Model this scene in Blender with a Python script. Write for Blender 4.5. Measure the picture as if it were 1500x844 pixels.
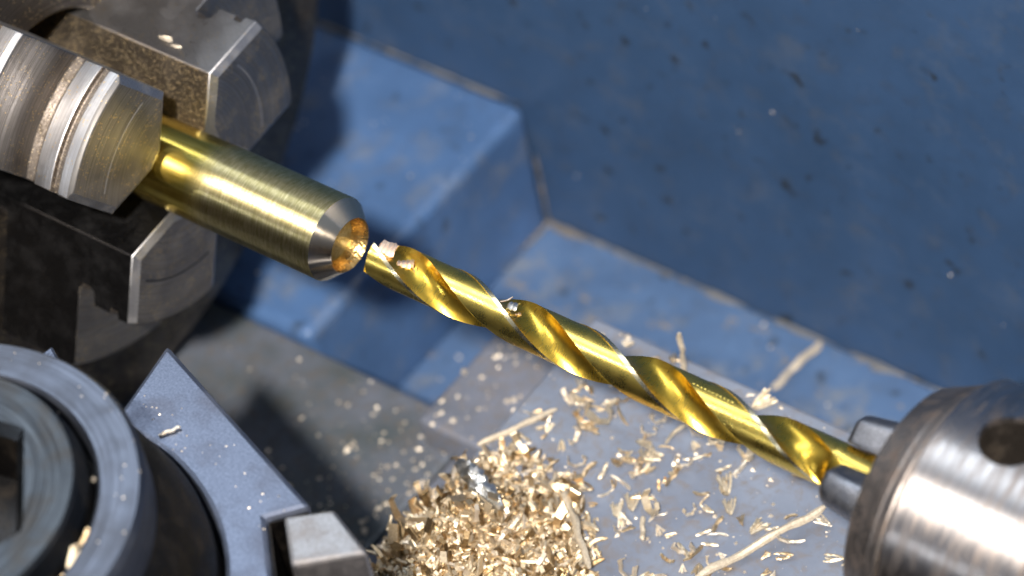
# Close-up of a drill entering a brass bar on a small lathe.
# World frame: X = spindle axis (towards the tailstock), Y = away from the operator, Z = up.
# Shapes are written in millimetres and stored in metres.
import bpy, bmesh, math, random
from mathutils import Vector, Matrix, noise
import numpy as np

for o in list(bpy.data.objects):
    bpy.data.objects.remove(o)
S = 0.001
R_ = math.radians
scene = bpy.context.scene
col = scene.collection

# ---------------------------------------------------------------- camera
cam_d = bpy.data.cameras.new("Camera")
cam = bpy.data.objects.new("Camera", cam_d)
col.objects.link(cam)
right = Vector((0.7945, 0.5893, -0.1463)).normalized()
back = Vector((0.4922, -0.4840, 0.7236))
back = (back - right * back.dot(right)).normalized()
up = back.cross(right)
cam_pos = Vector((252.92, -222.60, 339.70)) * S
cam.matrix_world = Matrix(((right.x, up.x, back.x, cam_pos.x),
                           (right.y, up.y, back.y, cam_pos.y),
                           (right.z, up.z, back.z, cam_pos.z),
                           (0, 0, 0, 1)))
cam_d.sensor_width = 36.0
cam_d.lens = 120.0
cam_d.clip_start = 0.02
cam_d.clip_end = 50.0
cam_d.dof.use_dof = True
cam_d.dof.focus_distance = (cam_pos - Vector((25, 0, 0)) * S).dot(back)
cam_d.dof.aperture_fstop = 17.0
scene.camera = cam

# ---------------------------------------------------------------- world and lamps
world = bpy.data.worlds.new("World")
scene.world = world
world.use_nodes = True
wn, wl = world.node_tree.nodes, world.node_tree.links
bg = wn["Background"]
wtc = wn.new("ShaderNodeTexCoord")
wsep = wn.new("ShaderNodeSeparateXYZ")
wl.new(wtc.outputs["Generated"], wsep.inputs[0])
wr = wn.new("ShaderNodeValToRGB")
wl.new(wsep.outputs["Z"], wr.inputs[0])
wr.color_ramp.elements[0].position = 0.0
wr.color_ramp.elements[0].color = (0.10, 0.085, 0.075, 1)
wr.color_ramp.elements[1].position = 1.0
wr.color_ramp.elements[1].color = (0.55, 0.70, 0.95, 1)
e = wr.color_ramp.elements.new(0.35)
e.color = (0.22, 0.25, 0.32, 1)
wl.new(wr.outputs[0], bg.inputs["Color"])
bg.inputs["Strength"].default_value = 0.36


def area(name, direction, dist, size, watts, color, size_y=None, aim=(20, 0, -20)):
    d = bpy.data.lights.new(name, 'AREA')
    d.energy = watts
    d.color = color
    d.size = size
    d.shape = 'DISK'
    if size_y:
        d.shape = 'RECTANGLE'
        d.size_y = size_y
    o = bpy.data.objects.new(name, d)
    col.objects.link(o)
    v = Vector(direction).normalized()
    o.location = Vector(aim) * S + v * dist
    o.rotation_euler = v.to_track_quat('Z', 'Y').to_euler()
    return o


area("work_lamp", (0.40, -0.485, 0.778), 1.5, 0.075, 41.0, (1.0, 0.93, 0.84))
area("ceiling_lamp", (-0.49, -0.29, 0.82), 1.6, 0.14, 4.0, (1.0, 0.95, 0.88))
area("bench_lamp", (-0.49, -0.79, 0.36), 1.6, 0.05, 1.1, (0.90, 0.95, 1.0))
area("skylight", (-0.50, 0.40, 0.77), 1.7, 1.4, 26.0, (0.86, 0.94, 1.0), 1.0)

vs = scene.view_settings
vs.view_transform = 'Standard'
vs.look = 'None'
vs.exposure = 0.3
vs.gamma = 1.0
vs.use_curve_mapping = False
scene.cycles.max_bounces = 8


# ---------------------------------------------------------------- materials
class NT:
    def __init__(self, name):
        self.m = bpy.data.materials.new(name)
        self.m.use_nodes = True
        self.n = self.m.node_tree.nodes
        self.l = self.m.node_tree.links
        self.b = self.n["Principled BSDF"]
        self.tc = self.n.new("ShaderNodeTexCoord")
        self.mm = self.n.new("ShaderNodeVectorMath")      # object coordinates in millimetres
        self.mm.operation = 'SCALE'
        self.mm.inputs["Scale"].default_value = 1000.0
        self.l.new(self.tc.outputs["Object"], self.mm.inputs[0])
        self.P = self.mm.outputs[0]

    def mapped(self, scale, src=None):
        n = self.n.new("ShaderNodeVectorMath")
        n.operation = 'MULTIPLY'
        self.l.new(src or self.P, n.inputs[0])
        n.inputs[1].default_value = scale
        return n.outputs[0]

    def noise(self, scale=1.0, detail=4.0, rough=0.6, vec=None, dist=0.0):
        n = self.n.new("ShaderNodeTexNoise")
        n.inputs["Scale"].default_value = scale
        n.inputs["Detail"].default_value = detail
        n.inputs["Roughness"].default_value = rough
        n.inputs["Distortion"].default_value = dist
        self.l.new(vec or self.P, n.inputs["Vector"])
        return n.outputs["Fac"]

    def voronoi(self, scale, vec=None, out="Distance"):
        n = self.n.new("ShaderNodeTexVoronoi")
        n.inputs["Scale"].default_value = scale
        self.l.new(vec or self.P, n.inputs["Vector"])
        return n.outputs[out]

    def ramp(self, fac, lo, hi, a=0.0, b=1.0):
        n = self.n.new("ShaderNodeMapRange")
        n.inputs["From Min"].default_value = lo
        n.inputs["From Max"].default_value = hi
        n.inputs["To Min"].default_value = a
        n.inputs["To Max"].default_value = b
        self.l.new(fac, n.inputs["Value"])
        return n.outputs["Result"]

    def math(self, op, a, b=None):
        n = self.n.new("ShaderNodeMath")
        n.operation = op
        for i, v in enumerate((a, b)):
            if v is None:
                continue
            if isinstance(v, (int, float)):
                n.inputs[i].default_value = v
            else:
                self.l.new(v, n.inputs[i])
        return n.outputs[0]

    def mix(self, fac, a, b):
        n = self.n.new("ShaderNodeMix")
        n.data_type = 'RGBA'
        if isinstance(fac, (int, float)):
            n.inputs["Factor"].default_value = fac
        else:
            self.l.new(fac, n.inputs["Factor"])
        for key, v in (("A", a), ("B", b)):
            sock = [i for i in n.inputs if i.name == key and i.type == 'RGBA'][0]
            if isinstance(v, tuple):
                sock.default_value = (*v, 1.0)
            else:
                self.l.new(v, sock)
        return [o for o in n.outputs if o.type == 'RGBA'][0]

    def radial(self, sx, sr, sa):
        """coordinates that follow turning marks around the object's own X axis"""
        sep = self.n.new("ShaderNodeSeparateXYZ")
        self.l.new(self.P, sep.inputs[0])
        y2 = self.math('MULTIPLY', sep.outputs["Y"], sep.outputs["Y"])
        z2 = self.math('MULTIPLY', sep.outputs["Z"], sep.outputs["Z"])
        r = self.math('SQRT', self.math('ADD', y2, z2))
        cmb = self.n.new("ShaderNodeCombineXYZ")
        self.l.new(self.math('MULTIPLY', sep.outputs["X"], sx), cmb.inputs[0])
        self.l.new(self.math('MULTIPLY', r, sr), cmb.inputs[1])
        a = self.math('ARCTAN2', sep.outputs["Y"], sep.outputs["Z"])
        self.l.new(self.math('MULTIPLY', a, sa), cmb.inputs[2])
        return cmb.outputs[0], sep

    def radial_z(self, sr, sa):
        sep = self.n.new("ShaderNodeSeparateXYZ")
        self.l.new(self.P, sep.inputs[0])
        r = self.math('SQRT', self.math('ADD', self.math('MULTIPLY', sep.outputs["X"], sep.outputs["X"]),
                                        self.math('MULTIPLY', sep.outputs["Y"], sep.outputs["Y"])))
        a = self.math('ARCTAN2', sep.outputs["Y"], sep.outputs["X"])
        cmb = self.n.new("ShaderNodeCombineXYZ")
        self.l.new(self.math('MULTIPLY', r, sr), cmb.inputs[0])
        self.l.new(self.math('MULTIPLY', a, sa), cmb.inputs[1])
        self.l.new(self.math('MULTIPLY', sep.outputs["Z"], sr), cmb.inputs[2])
        return cmb.outputs[0]

    def bump(self, height, strength, dist_mm):
        n = self.n.new("ShaderNodeBump")
        n.inputs["Strength"].default_value = strength
        n.inputs["Distance"].default_value = dist_mm * S
        self.l.new(height, n.inputs["Height"])
        return n

    def out(self, color, rough, metallic, normal=None):
        for key, v in (("Base Color", color), ("Roughness", rough), ("Metallic", metallic)):
            if isinstance(v, tuple):
                self.b.inputs[key].default_value = (*v, 1.0)
            elif isinstance(v, (int, float)):
                self.b.inputs[key].default_value = v
            else:
                self.l.new(v, self.b.inputs[key])
        if normal:
            self.l.new(normal.outputs[0], self.b.inputs["Normal"])
        return self.m

    def turned(self, amount):
        """fine turning grooves round the X axis: light spreads along the axis, stays tight across it"""
        tn = self.n.new("ShaderNodeTangent")
        tn.direction_type = 'RADIAL'
        tn.axis = 'X'
        self.l.new(tn.outputs[0], self.b.inputs["Tangent"])
        self.b.inputs["Anisotropic Rotation"].default_value = 0.25
        if isinstance(amount, (int, float)):
            self.b.inputs["Anisotropic"].default_value = amount
        else:
            self.l.new(amount, self.b.inputs["Anisotropic"])


def worn_metal(name, base, dark, rough, groove=None, bump=0.3, grime=(0.10, 0.075, 0.05), grime_amt=0.5,
               grime_scale=0.25, speck=0.0, speck_color=(0.62, 0.48, 0.28), bump_mm=0.02, rvar=0.12, grime_metal=0.8,
               grime_map=None, aniso=0.0):
    t = NT(name)
    if aniso:
        t.turned(aniso)
    big = t.noise(grime_scale, 5, 0.65, t.mapped(grime_map) if grime_map else None)
    if groove == 'turn':
        v, _ = t.radial(5.0, 5.0, 0.9)
        fine = t.noise(1.0, 4, 0.6, v)
        relief = t.noise(1.0, 1, 0.5, v)
    elif groove == 'turnz':
        v = t.radial_z(2.6, 1.2)
        fine = t.noise(1.0, 4, 0.6, v)
        relief = t.noise(1.0, 1, 0.5, v)
    elif groove is not None:
        v = t.mapped(groove)
        fine = t.noise(1.0, 4, 0.6, v)
        relief = t.noise(1.0, 1, 0.5, v)
    else:
        fine = t.noise(3.0, 5, 0.65)
        relief = t.noise(2.0, 1, 0.5)
    c = t.mix(t.ramp(fine, 0.35, 0.68), dark, base)
    gm = t.ramp(big, 0.48, 0.70, 0.0, grime_amt)
    c = t.mix(gm, c, grime)
    r = t.ramp(fine, 0.3, 0.7, rough + rvar, rough - rvar * 0.5)
    r = t.math('ADD', r, t.ramp(big, 0.45, 0.7, 0.0, 0.18))
    met = t.ramp(gm, 0.0, 1.0, 1.0, grime_metal)
    h = relief
    if speck > 0:
        vo = t.n.new("ShaderNodeTexVoronoi")
        vo.inputs["Scale"].default_value = 3.6
        t.l.new(t.P, vo.inputs["Vector"])
        vsep = t.n.new("ShaderNodeSeparateColor")
        t.l.new(vo.outputs["Color"], vsep.inputs[0])
        n2 = t.noise(0.35, 3, 0.5)
        pick = t.ramp(t.math('ADD', vsep.outputs[0], t.ramp(n2, 0.3, 0.7, -0.25, 0.25)), 1.0 - speck, 1.04 - speck)
        dotm = t.ramp(t.math('SUBTRACT', vo.outputs["Distance"], t.math('MULTIPLY', vsep.outputs[1], 0.35)), 0.12, 0.20, 1.0, 0.0)
        thr = t.math('MULTIPLY', pick, dotm)
        c = t.mix(thr, c, speck_color)
        h = t.math('ADD', relief, t.math('MULTIPLY', thr, 2.0))
    return t.out(c, r, met, t.bump(h, bump, bump_mm))


def paint(name, base, dark, chip=(0.23, 0.20, 0.17), chip_lo=0.66, rough=0.42, spots=0.5, haze=0.5):
    t = NT(name)
    big = t.noise(0.05, 4, 0.6)
    mid = t.noise(0.22, 5, 0.65, dist=0.4)
    fine = t.noise(2.2, 4, 0.6)
    c = t.mix(t.ramp(big, 0.36, 0.66), dark, base)
    c = t.mix(t.ramp(mid, 0.50, 0.72, 0, 0.60), c, tuple(0.55 * k + 0.025 for k in dark))
    c = t.mix(t.ramp(t.noise(0.11, 5, 0.7), 0.52, 0.70, 0, haze), c, (0.17, 0.19, 0.22))
    # dark oily spots with a shape of their own
    sp = t.noise(0.26, 2.5, 0.45, dist=0.3)
    c = t.mix(t.ramp(sp, 0.63, 0.74, 0, spots), c, (0.018, 0.020, 0.020))
    ch = t.noise(0.16, 6, 0.72, t.mapped((1.0, 1.3, 1.0)))
    c = t.mix(t.ramp(ch, chip_lo, chip_lo + 0.035, 0, 0.75), c, chip)
    r = t.ramp(mid, 0.3, 0.7, rough + 0.12, rough - 0.08)
    return t.out(c, r, 0.0, t.bump(t.math('ADD', fine, mid), 0.25, 0.08))


def dirty_plate(name, base, dark, brown, rough=0.45, metallic=0.35, sc=1.0):
    t = NT(name)
    big = t.noise(0.07 * sc, 5, 0.62)
    mid = t.noise(0.45 * sc, 5, 0.65, dist=0.5)
    fine = t.noise(4.0, 4, 0.6)
    c = t.mix(t.ramp(big, 0.34, 0.66), dark, base)
    c = t.mix(t.ramp(mid, 0.47, 0.70, 0, 0.75), c, brown)
    c = t.mix(t.ramp(fine, 0.62, 0.72, 0, 0.35), c, (0.42, 0.38, 0.33))
    r = t.ramp(mid, 0.3, 0.7, rough - 0.05, rough + 0.15)
    return t.out(c, r, t.ramp(mid, 0.5, 0.7, metallic, metallic * 0.4), t.bump(t.math('ADD', fine, mid), 0.3, 0.06))


M = {}
M['jaw'] = worn_metal("jaw_turned_face", (0.39, 0.375, 0.365), (0.22, 0.205, 0.195), 0.40, 'turn', 0.55, speck=0.14,
                      grime=(0.17, 0.14, 0.10), grime_amt=0.25, grime_scale=0.12, bump_mm=0.025)
M['jaw_dusty'] = worn_metal("jaw_dusty_face", (0.30, 0.26, 0.22), (0.19, 0.155, 0.12), 0.46, None, 0.6, speck=0.66,
                            speck_color=(0.56, 0.43, 0.25), grime=(0.13, 0.10, 0.065), grime_amt=0.6, grime_scale=0.2, bump_mm=0.06)
M['jaw_flank'] = worn_metal("jaw_ground_flank", (0.50, 0.50, 0.52), (0.36, 0.355, 0.36), 0.30, (1.2, 7, 7), 0.35, speck=0.05,
                            grime=(0.30, 0.28, 0.27), grime_amt=0.25, grime_scale=0.15, bump_mm=0.012, grime_metal=1.0)
M['jaw_shaded'] = worn_metal("jaw_shaded_face", (0.085, 0.085, 0.09), (0.05, 0.05, 0.055), 0.34, (1.2, 7, 7), 0.35, speck=0.0, grime_amt=0.2, grime=(0.05, 0.045, 0.04), grime_metal=1.0)  # lower jaw's shade and dark reflections put into the base colour
M['jaw_land'] = worn_metal("jaw_bright_land", (0.60, 0.60, 0.62), (0.42, 0.41, 0.42), 0.40, 'turn', 0.3, speck=0.10,
                           grime_amt=0.2, grime_scale=0.2, bump_mm=0.012)
M['jaw_groove'] = worn_metal("jaw_dirty_groove", (0.30, 0.26, 0.23), (0.16, 0.135, 0.115), 0.50, None, 0.6, speck=0.45,
                             speck_color=(0.46, 0.38, 0.28), grime=(0.12, 0.09, 0.06), grime_amt=0.5, bump_mm=0.06)
M['chuck'] = worn_metal("chuck_steel", (0.20, 0.18, 0.165), (0.08, 0.07, 0.062), 0.40, 'turn', 0.35,
                        grime=(0.06, 0.045, 0.03), grime_amt=0.7, grime_scale=0.08, speck=0.15)
M['drill_chuck'] = worn_metal("drill_chuck_steel", (0.60, 0.565, 0.555), (0.40, 0.36, 0.345), 0.31, 'turn', 0.45,
                              grime=(0.30, 0.20, 0.14), grime_amt=0.6, grime_scale=1.0, bump_mm=0.012, rvar=0.05, grime_map=(1.1, 0.16, 0.16), aniso=0.85)
M['nose'] = worn_metal("drill_chuck_nose", (0.33, 0.295, 0.28), (0.15, 0.13, 0.12), 0.42, 'turn', 0.5,
                       grime=(0.17, 0.115, 0.085), grime_amt=0.6, grime_scale=0.5, bump_mm=0.03)
M['hole'] = worn_metal("key_hole_steel", (0.30, 0.26, 0.23), (0.08, 0.07, 0.06), 0.45, (2, 2, 9), 0.5, grime_amt=0.7)
M['pin'] = worn_metal("drill_chuck_jaw_steel", (0.27, 0.28, 0.31), (0.16, 0.165, 0.19), 0.38, None, 0.2,
                      grime_amt=0.25, grime_scale=0.4, bump_mm=0.015)
M['ring'] = worn_metal("ring_steel", (0.118, 0.130, 0.165), (0.088, 0.098, 0.125), 0.42, 'turnz', 0.2, grime_amt=0.4, grime_scale=0.12, grime=(0.085, 0.09, 0.105), bump_mm=0.012)
M['drum'] = worn_metal("blackened_steel", (0.045, 0.043, 0.045), (0.02, 0.02, 0.02), 0.50, None, 0.2, grime_amt=0.3)
M['cap'] = worn_metal("cap_steel", (0.048, 0.053, 0.06), (0.028, 0.031, 0.036), 0.36, 'turnz', 0.25, grime_amt=0.3, grime_scale=0.15)
M['holder'] = worn_metal("holder_steel", (0.19, 0.215, 0.285), (0.13, 0.15, 0.205), 0.44, None, 0.2,
                         grime=(0.13, 0.14, 0.19), grime_amt=0.55, grime_scale=0.12)
M['slot'] = worn_metal("black_slot_steel", (0.03, 0.027, 0.027), (0.012, 0.011, 0.011), 0.45, None, 0.4, grime_amt=0.3)
M['bit'] = worn_metal("tool_steel", (0.34, 0.33, 0.335), (0.24, 0.23, 0.235), 0.42, None, 0.25, grime_amt=0.3,
                      grime=(0.30, 0.25, 0.22), grime_scale=0.3)
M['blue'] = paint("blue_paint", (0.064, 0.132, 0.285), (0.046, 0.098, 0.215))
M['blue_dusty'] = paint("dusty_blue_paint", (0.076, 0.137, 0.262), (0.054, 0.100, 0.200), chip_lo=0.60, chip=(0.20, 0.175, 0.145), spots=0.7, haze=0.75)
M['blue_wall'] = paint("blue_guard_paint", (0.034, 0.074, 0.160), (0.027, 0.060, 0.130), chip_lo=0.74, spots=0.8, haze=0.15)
M['way'] = dirty_plate("way_iron", (0.17, 0.19, 0.24), (0.085, 0.105, 0.115), (0.10, 0.085, 0.07), 0.42, 0.4)
M['saddle'] = dirty_plate("saddle_iron", (0.22, 0.24, 0.31), (0.13, 0.145, 0.18), (0.17, 0.14, 0.115), 0.45, 0.3)
M['slide'] = dirty_plate("slide_iron", (0.215, 0.25, 0.325), (0.155, 0.18, 0.24), (0.155, 0.13, 0.115), 0.48, 0.25)
M['edge_grime'] = dirty_plate("caked_grime", (0.13, 0.135, 0.145), (0.07, 0.08, 0.10), (0.17, 0.145, 0.115), 0.75, 0.0, 3.0)
M['tray'] = dirty_plate("tray_iron", (0.03, 0.035, 0.045), (0.015, 0.015, 0.02), (0.03, 0.025, 0.02), 0.6, 0.0)


def brass_mat():
    t = NT("brass")
    v, sep = t.radial(4.2, 4.2, 3.6)
    turn = t.noise(1.0, 6, 0.72, v)
    longi = t.noise(1.0, 4, 0.6, t.mapped((0.12, 2.2, 2.2)))
    blot = t.noise(0.5, 4, 0.6)
    mask = t.ramp(sep.outputs["X"], 5.0, 9.0)        # rod origin sits at the chuck: bare drawn bar first, then turned
    c = t.mix(t.ramp(turn, 0.3, 0.7), (0.46, 0.36, 0.11), (0.92, 0.80, 0.46))
    drawn = t.mix(t.ramp(longi, 0.35, 0.65), (0.46, 0.33, 0.05), (0.70, 0.54, 0.13))
    c = t.mix(mask, drawn, c)
    c = t.mix(t.ramp(blot, 0.56, 0.70, 0, 0.35), c, (0.36, 0.29, 0.12))
    r = t.math('ADD', t.ramp(turn, 0.3, 0.72, 0.24, 0.14), t.math('MULTIPLY', mask, t.ramp(turn, 0.3, 0.72, 0.10, 0.24)))
    t.turned(t.math('MULTIPLY', mask, 0.88))
    rel = t.noise(1.0, 1.5, 0.5, v)
    h = t.math('ADD', t.math('MULTIPLY', rel, mask), t.math('MULTIPLY', t.noise(1.0, 1, 0.5, t.mapped((0.12, 2.2, 2.2))), 0.5))
    return t.out(c, r, 1.0, t.bump(h, 0.35, 0.012))


M['brass'] = brass_mat()


def simple_metal(name, c1, c2, r1, r2, scale, bump, bump_mm, mapped=None, aniso=0.0):
    t = NT(name)
    if aniso:
        t.turned(aniso)
    f = t.noise(scale, 5, 0.65, t.mapped(mapped) if mapped else None)
    b = t.noise(0.35, 3, 0.5)
    c = t.mix(t.ramp(f, 0.3, 0.7), c1, c2)
    rel = t.noise(scale, 1, 0.5, t.mapped(mapped) if mapped else None)
    return t.out(c, t.math('ADD', t.ramp(f, 0.3, 0.7, r1, r2), t.ramp(b, 0.4, 0.7, 0, 0.08)), 1.0, t.bump(rel, bump, bump_mm))


M['cone'] = simple_metal("turned_brass_cone", (0.78, 0.64, 0.46), (0.88, 0.76, 0.60), 0.15, 0.09, 1.0, 0.15, 0.004, (20, 0.6, 0.6), 0.75)
M['recess'] = simple_metal("brass_recess", (0.26, 0.165, 0.055), (0.62, 0.43, 0.18), 0.36, 0.20, 2.2, 0.9, 0.14)
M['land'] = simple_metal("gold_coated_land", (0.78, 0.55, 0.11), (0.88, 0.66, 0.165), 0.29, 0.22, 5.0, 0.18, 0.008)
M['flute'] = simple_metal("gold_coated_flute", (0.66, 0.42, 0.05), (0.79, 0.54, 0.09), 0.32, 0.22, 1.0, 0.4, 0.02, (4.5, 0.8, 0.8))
M['margin'] = simple_metal("rubbed_bright_margin", (0.74, 0.62, 0.33), (0.86, 0.78, 0.58), 0.30, 0.18, 4.0, 0.2, 0.01)
M['chip'] = simple_metal("brass_chip", (0.58, 0.48, 0.34), (0.88, 0.79, 0.63), 0.66, 0.46, 3.0, 0.5, 0.05)
M['chip_dull'] = simple_metal("dull_brass_chip", (0.50, 0.37, 0.22), (0.80, 0.64, 0.43), 0.55, 0.38, 3.0, 0.5, 0.05)
M['chip_pale'] = simple_metal("pale_chip", (0.70, 0.60, 0.48), (0.93, 0.86, 0.74), 0.66, 0.48, 3.0, 0.5, 0.05)
M['chip_dark'] = simple_metal("oily_dark_chip", (0.20, 0.13, 0.06), (0.46, 0.34, 0.19), 0.55, 0.35, 3.0, 0.5, 0.05)
t = NT("straw_sliver")
_f = t.noise(2.5, 3, 0.6)
M['straw'] = t.out(t.mix(t.ramp(_f, 0.3, 0.7), (0.42, 0.35, 0.26), (0.66, 0.58, 0.46)), 0.5, 0.3, t.bump(_f, 0.3, 0.05))
M['chip_pink'] = simple_metal("fresh_pinkish_chip", (0.86, 0.66, 0.52), (0.96, 0.82, 0.70), 0.50, 0.36, 3.0, 0.4, 0.04)
M['chip_steel'] = simple_metal("steel_chip", (0.60, 0.62, 0.64), (0.85, 0.86, 0.84), 0.45, 0.25, 1.6, 0.7, 0.15)


# ---------------------------------------------------------------- object helpers
def tag(o, label=None, cat=None, group=None, kind=None):
    for k, v in (("label", label), ("category", cat), ("group", group), ("kind", kind)):
        if v:
            o[k] = v
    return o


def thing(name, loc, label, cat, group=None):
    o = bpy.data.objects.new(name, None)
    o.empty_display_size = 0.005
    col.objects.link(o)
    o.location = Vector(loc) * S
    return tag(o, label, cat, group)


def obj(name, verts, faces, mat, parent=None, org=None, smooth=None, bevel=0.0, mats=None, fmat=None, bev_seg=2):
    """one mesh object; verts in world millimetres"""
    if parent is not None:
        base = parent
        off = Vector(parent.location) / S
        while base.parent is not None:
            base = base.parent
            off = off + Vector(base.location) / S
    else:
        off = Vector(org or (0, 0, 0))
    loc = Vector((0, 0, 0))
    me = bpy.data.meshes.new(name)
    me.from_pydata([tuple((Vector(v) - off) * S) for v in verts], [], faces)
    if fmat is not None:
        me.polygons.foreach_set("material_index", fmat)
    bm = bmesh.new()
    bm.from_mesh(me)
    bmesh.ops.remove_doubles(bm, verts=bm.verts, dist=1e-6)
    bmesh.ops.dissolve_degenerate(bm, edges=bm.edges, dist=1e-7)
    bmesh.ops.recalc_face_normals(bm, faces=bm.faces)
    bm.to_mesh(me)
    bm.free()
    for m_ in (mats or [mat]):
        me.materials.append(m_)
    o = bpy.data.objects.new(name, me)
    col.objects.link(o)
    if parent is not None:
        o.parent = parent
        o.location = loc
    else:
        o.location = off * S
    if smooth is not None:
        me.shade_smooth()
        me.set_sharp_from_angle(angle=R_(smooth))
    if bevel:
        b = o.modifiers.new("edge", 'BEVEL')
        b.width = bevel * S
        b.segments = bev_seg
        b.limit_method = 'ANGLE'
        b.angle_limit = R_(35)
        b.harden_normals = False
    return o


def revolve(profile, n=128, axis='X', center=(0, 0, 0), closed=False):
    """profile of (along, radius) -> verts, faces around X or Z"""
    vs_, fs_ = [], []
    c = Vector(center)
    for (a, r) in profile:
        for k in range(n):
            t = 2 * math.pi * k / n
            p = Vector((a, r * math.cos(t), r * math.sin(t))) if axis == 'X' else Vector((r * math.cos(t), r * math.sin(t), a))
            vs_.append(c + p)
    m = len(profile)
    for i in range(m - 1 + (1 if closed else 0)):
        j = (i + 1) % m
        for k in range(n):
            k2 = (k + 1) % n
            fs_.append((i * n + k, i * n + k2, j * n + k2, j * n + k))
    if not closed:
        for i in (0, m - 1):
            if profile[i][1] > 1e-6:
                fs_.append(tuple(i * n + k for k in range(n)))
    return vs_, fs_


def prism(poly, z0, z1):
    n = len(poly)
    v = [(x, y, z0) for x, y in poly] + [(x, y, z1) for x, y in poly]
    f = [tuple(range(n))[::-1], tuple(range(n, 2 * n))]
    f += [(i, (i + 1) % n, n + (i + 1) % n, n + i) for i in range(n)]
    return v, f


def box(x0, x1, y0, y1, z0, z1):
    return prism([(x0, y0), (x1, y0), (x1, y1), (x0, y1)], z0, z1)


# frame around the spindle: E1 looks at the camera, E2 runs down the picture
E1 = Vector((0, back.y, back.z)).normalized()
E2 = Vector((1, 0, 0)).cross(E1)


def axial(x, r, deg):
    a = R_(deg)
    return Vector((x, 0, 0)) + (E1 * math.cos(a) + E2 * math.sin(a)) * r


def bool_cut(o, cutters):
    for (v, f) in cutters:
        c = obj("cutter", v, f, o.data.materials[0])
        mod = o.modifiers.new("cut", 'BOOLEAN')
        mod.operation = 'DIFFERENCE'
        mod.solver = 'EXACT'
        mod.object = c
        bpy.context.view_layer.update()
        dg = bpy.context.evaluated_depsgraph_get()
        me = bpy.data.meshes.new_from_object(o.evaluated_get(dg))
        o.modifiers.clear()
        o.data = me
        bpy.data.objects.remove(c)
    me = o.data
    me.shade_smooth()
    me.set_sharp_from_angle(angle=R_(30))


# ================================================================ the bed of the lathe
XB = -45.0        # tailstock-side end of the raised block
YW = 83.0         # face of the guard behind the bed
ZB, ZL, ZW = -64.0, -92.4, -66.0

o = obj("chip_tray", *box(-400, 500, -300, 110, -146, -140), M['tray'])
tag(o, kind="structure")

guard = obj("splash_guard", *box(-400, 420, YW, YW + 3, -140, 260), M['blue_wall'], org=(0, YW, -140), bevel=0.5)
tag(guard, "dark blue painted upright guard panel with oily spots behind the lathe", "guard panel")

bed = thing("lathe_bed", (-20, 30, -140), "blue painted lathe bed with a raised block beside the chuck", "lathe bed")
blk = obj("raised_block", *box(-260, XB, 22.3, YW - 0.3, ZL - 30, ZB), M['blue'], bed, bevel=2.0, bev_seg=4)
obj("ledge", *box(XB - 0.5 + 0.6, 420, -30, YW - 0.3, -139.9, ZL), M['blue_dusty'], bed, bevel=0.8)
tag(obj("bed_way", *box(-260, -10.2, -60, 22.0, -110, ZW), M['way'], bed, bevel=0.7), "grimy grey bed way")


def grime_strip(name, p0, p1, w, h, seed, parent):
    """a lumpy ridge of dirt packed into a corner"""
    rnd = random.Random(seed)
    p0, p1 = Vector(p0), Vector(p1)
    d = (p1 - p0).normalized()
    sidev = Vector((0, -1, 0)) if abs(d.x) > 0.7 or abs(d.z) > 0.7 else Vector((1, 0, 0))
    upv = Vector((0, 0, 1)) if abs(d.z) < 0.7 else Vector((1, 0, 0))
    n = int((p1 - p0).length / 0.9)
    v, f = [], []
    for i in range(n + 1):
        t = i / n
        c = p0.lerp(p1, t)
        k = 0.5 + 0.9 * noise.noise(Vector((t * n * 0.11, seed, 0))) + 0.4 * noise.noise(Vector((t * n * 0.5, seed, 3)))
        k = max(0.04, k - 0.12)
        for j in range(6):
            a = j / 5 * math.pi / 2
            jit = 1 + 0.35 * noise.noise(Vector((t * n * 0.6, j * 0.8, seed)))
            v.append(c + sidev * (w * k * jit * math.cos(a)) + upv * (h * k * jit * math.sin(a)))
    for i in range(n):
        for j in range(5):
            f.append((i * 6 + j, i * 6 + j + 1, i * 6 + 6 + j + 1, i * 6 + 6 + j))
    return obj(name, v, f, M['edge_grime'], parent, smooth=50)


grime_strip("packed_dirt", (-92, YW - 0.3, ZB), (XB - 0.5, YW - 0.3, ZB), 1.0, 0.5, 3, bed)
grime_strip("packed_dirt", (XB + 0.1, YW - 0.3, ZL), (120, YW - 0.3, ZL), 1.5, 0.6, 7, bed)
M['corner_dirt'] = dirty_plate("brown_corner_dirt", (0.13, 0.115, 0.10), (0.075, 0.08, 0.09), (0.16, 0.125, 0.09), 0.8, 0.0, 4.0)
for (q0, q1, w_, h_, sd) in (((XB + 0.1, YW - 0.3, ZL), (XB + 0.1, YW - 0.3, ZL + 17), 0.9, 0.9, 11), ((XB + 0.1, YW - 0.4, ZL), (XB + 9, YW - 0.4, ZL), 2.4, 1.1, 21),
                             ((XB + 0.1, YW - 9, ZL), (XB + 0.1, YW - 0.4, ZL), 1.6, 1.0, 23)):
    c_ = grime_strip("packed_dirt", q0, q1, w_, h_, sd, bed)
    c_.data.materials[0] = M['corner_dirt']

# ---------------------------------------------------------------- saddle and cross slide
saddle = thing("saddle", (10, 10, -110), "grimy grey saddle casting lying on the bed under the slide plate", "saddle")
obj("wing", *box(-15.5, 120, 14.8, 40, -92.3, -60), M['saddle'], saddle, bevel=0.8)
obj("apron", *box(-10.0, 120, -60, 14.7, -110, -66.5), M['saddle'], saddle, bevel=0.6)

ZP = -40.0
slide = thing("cross_slide", (40, 0, -60), "flat grey slide plate strewn with brass chips below the drill", "slide plate")
obj("plate", *box(9.4, 160, -70, 32.8, -59.9, ZP), M['slide'], slide, bevel=0.7)

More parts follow.
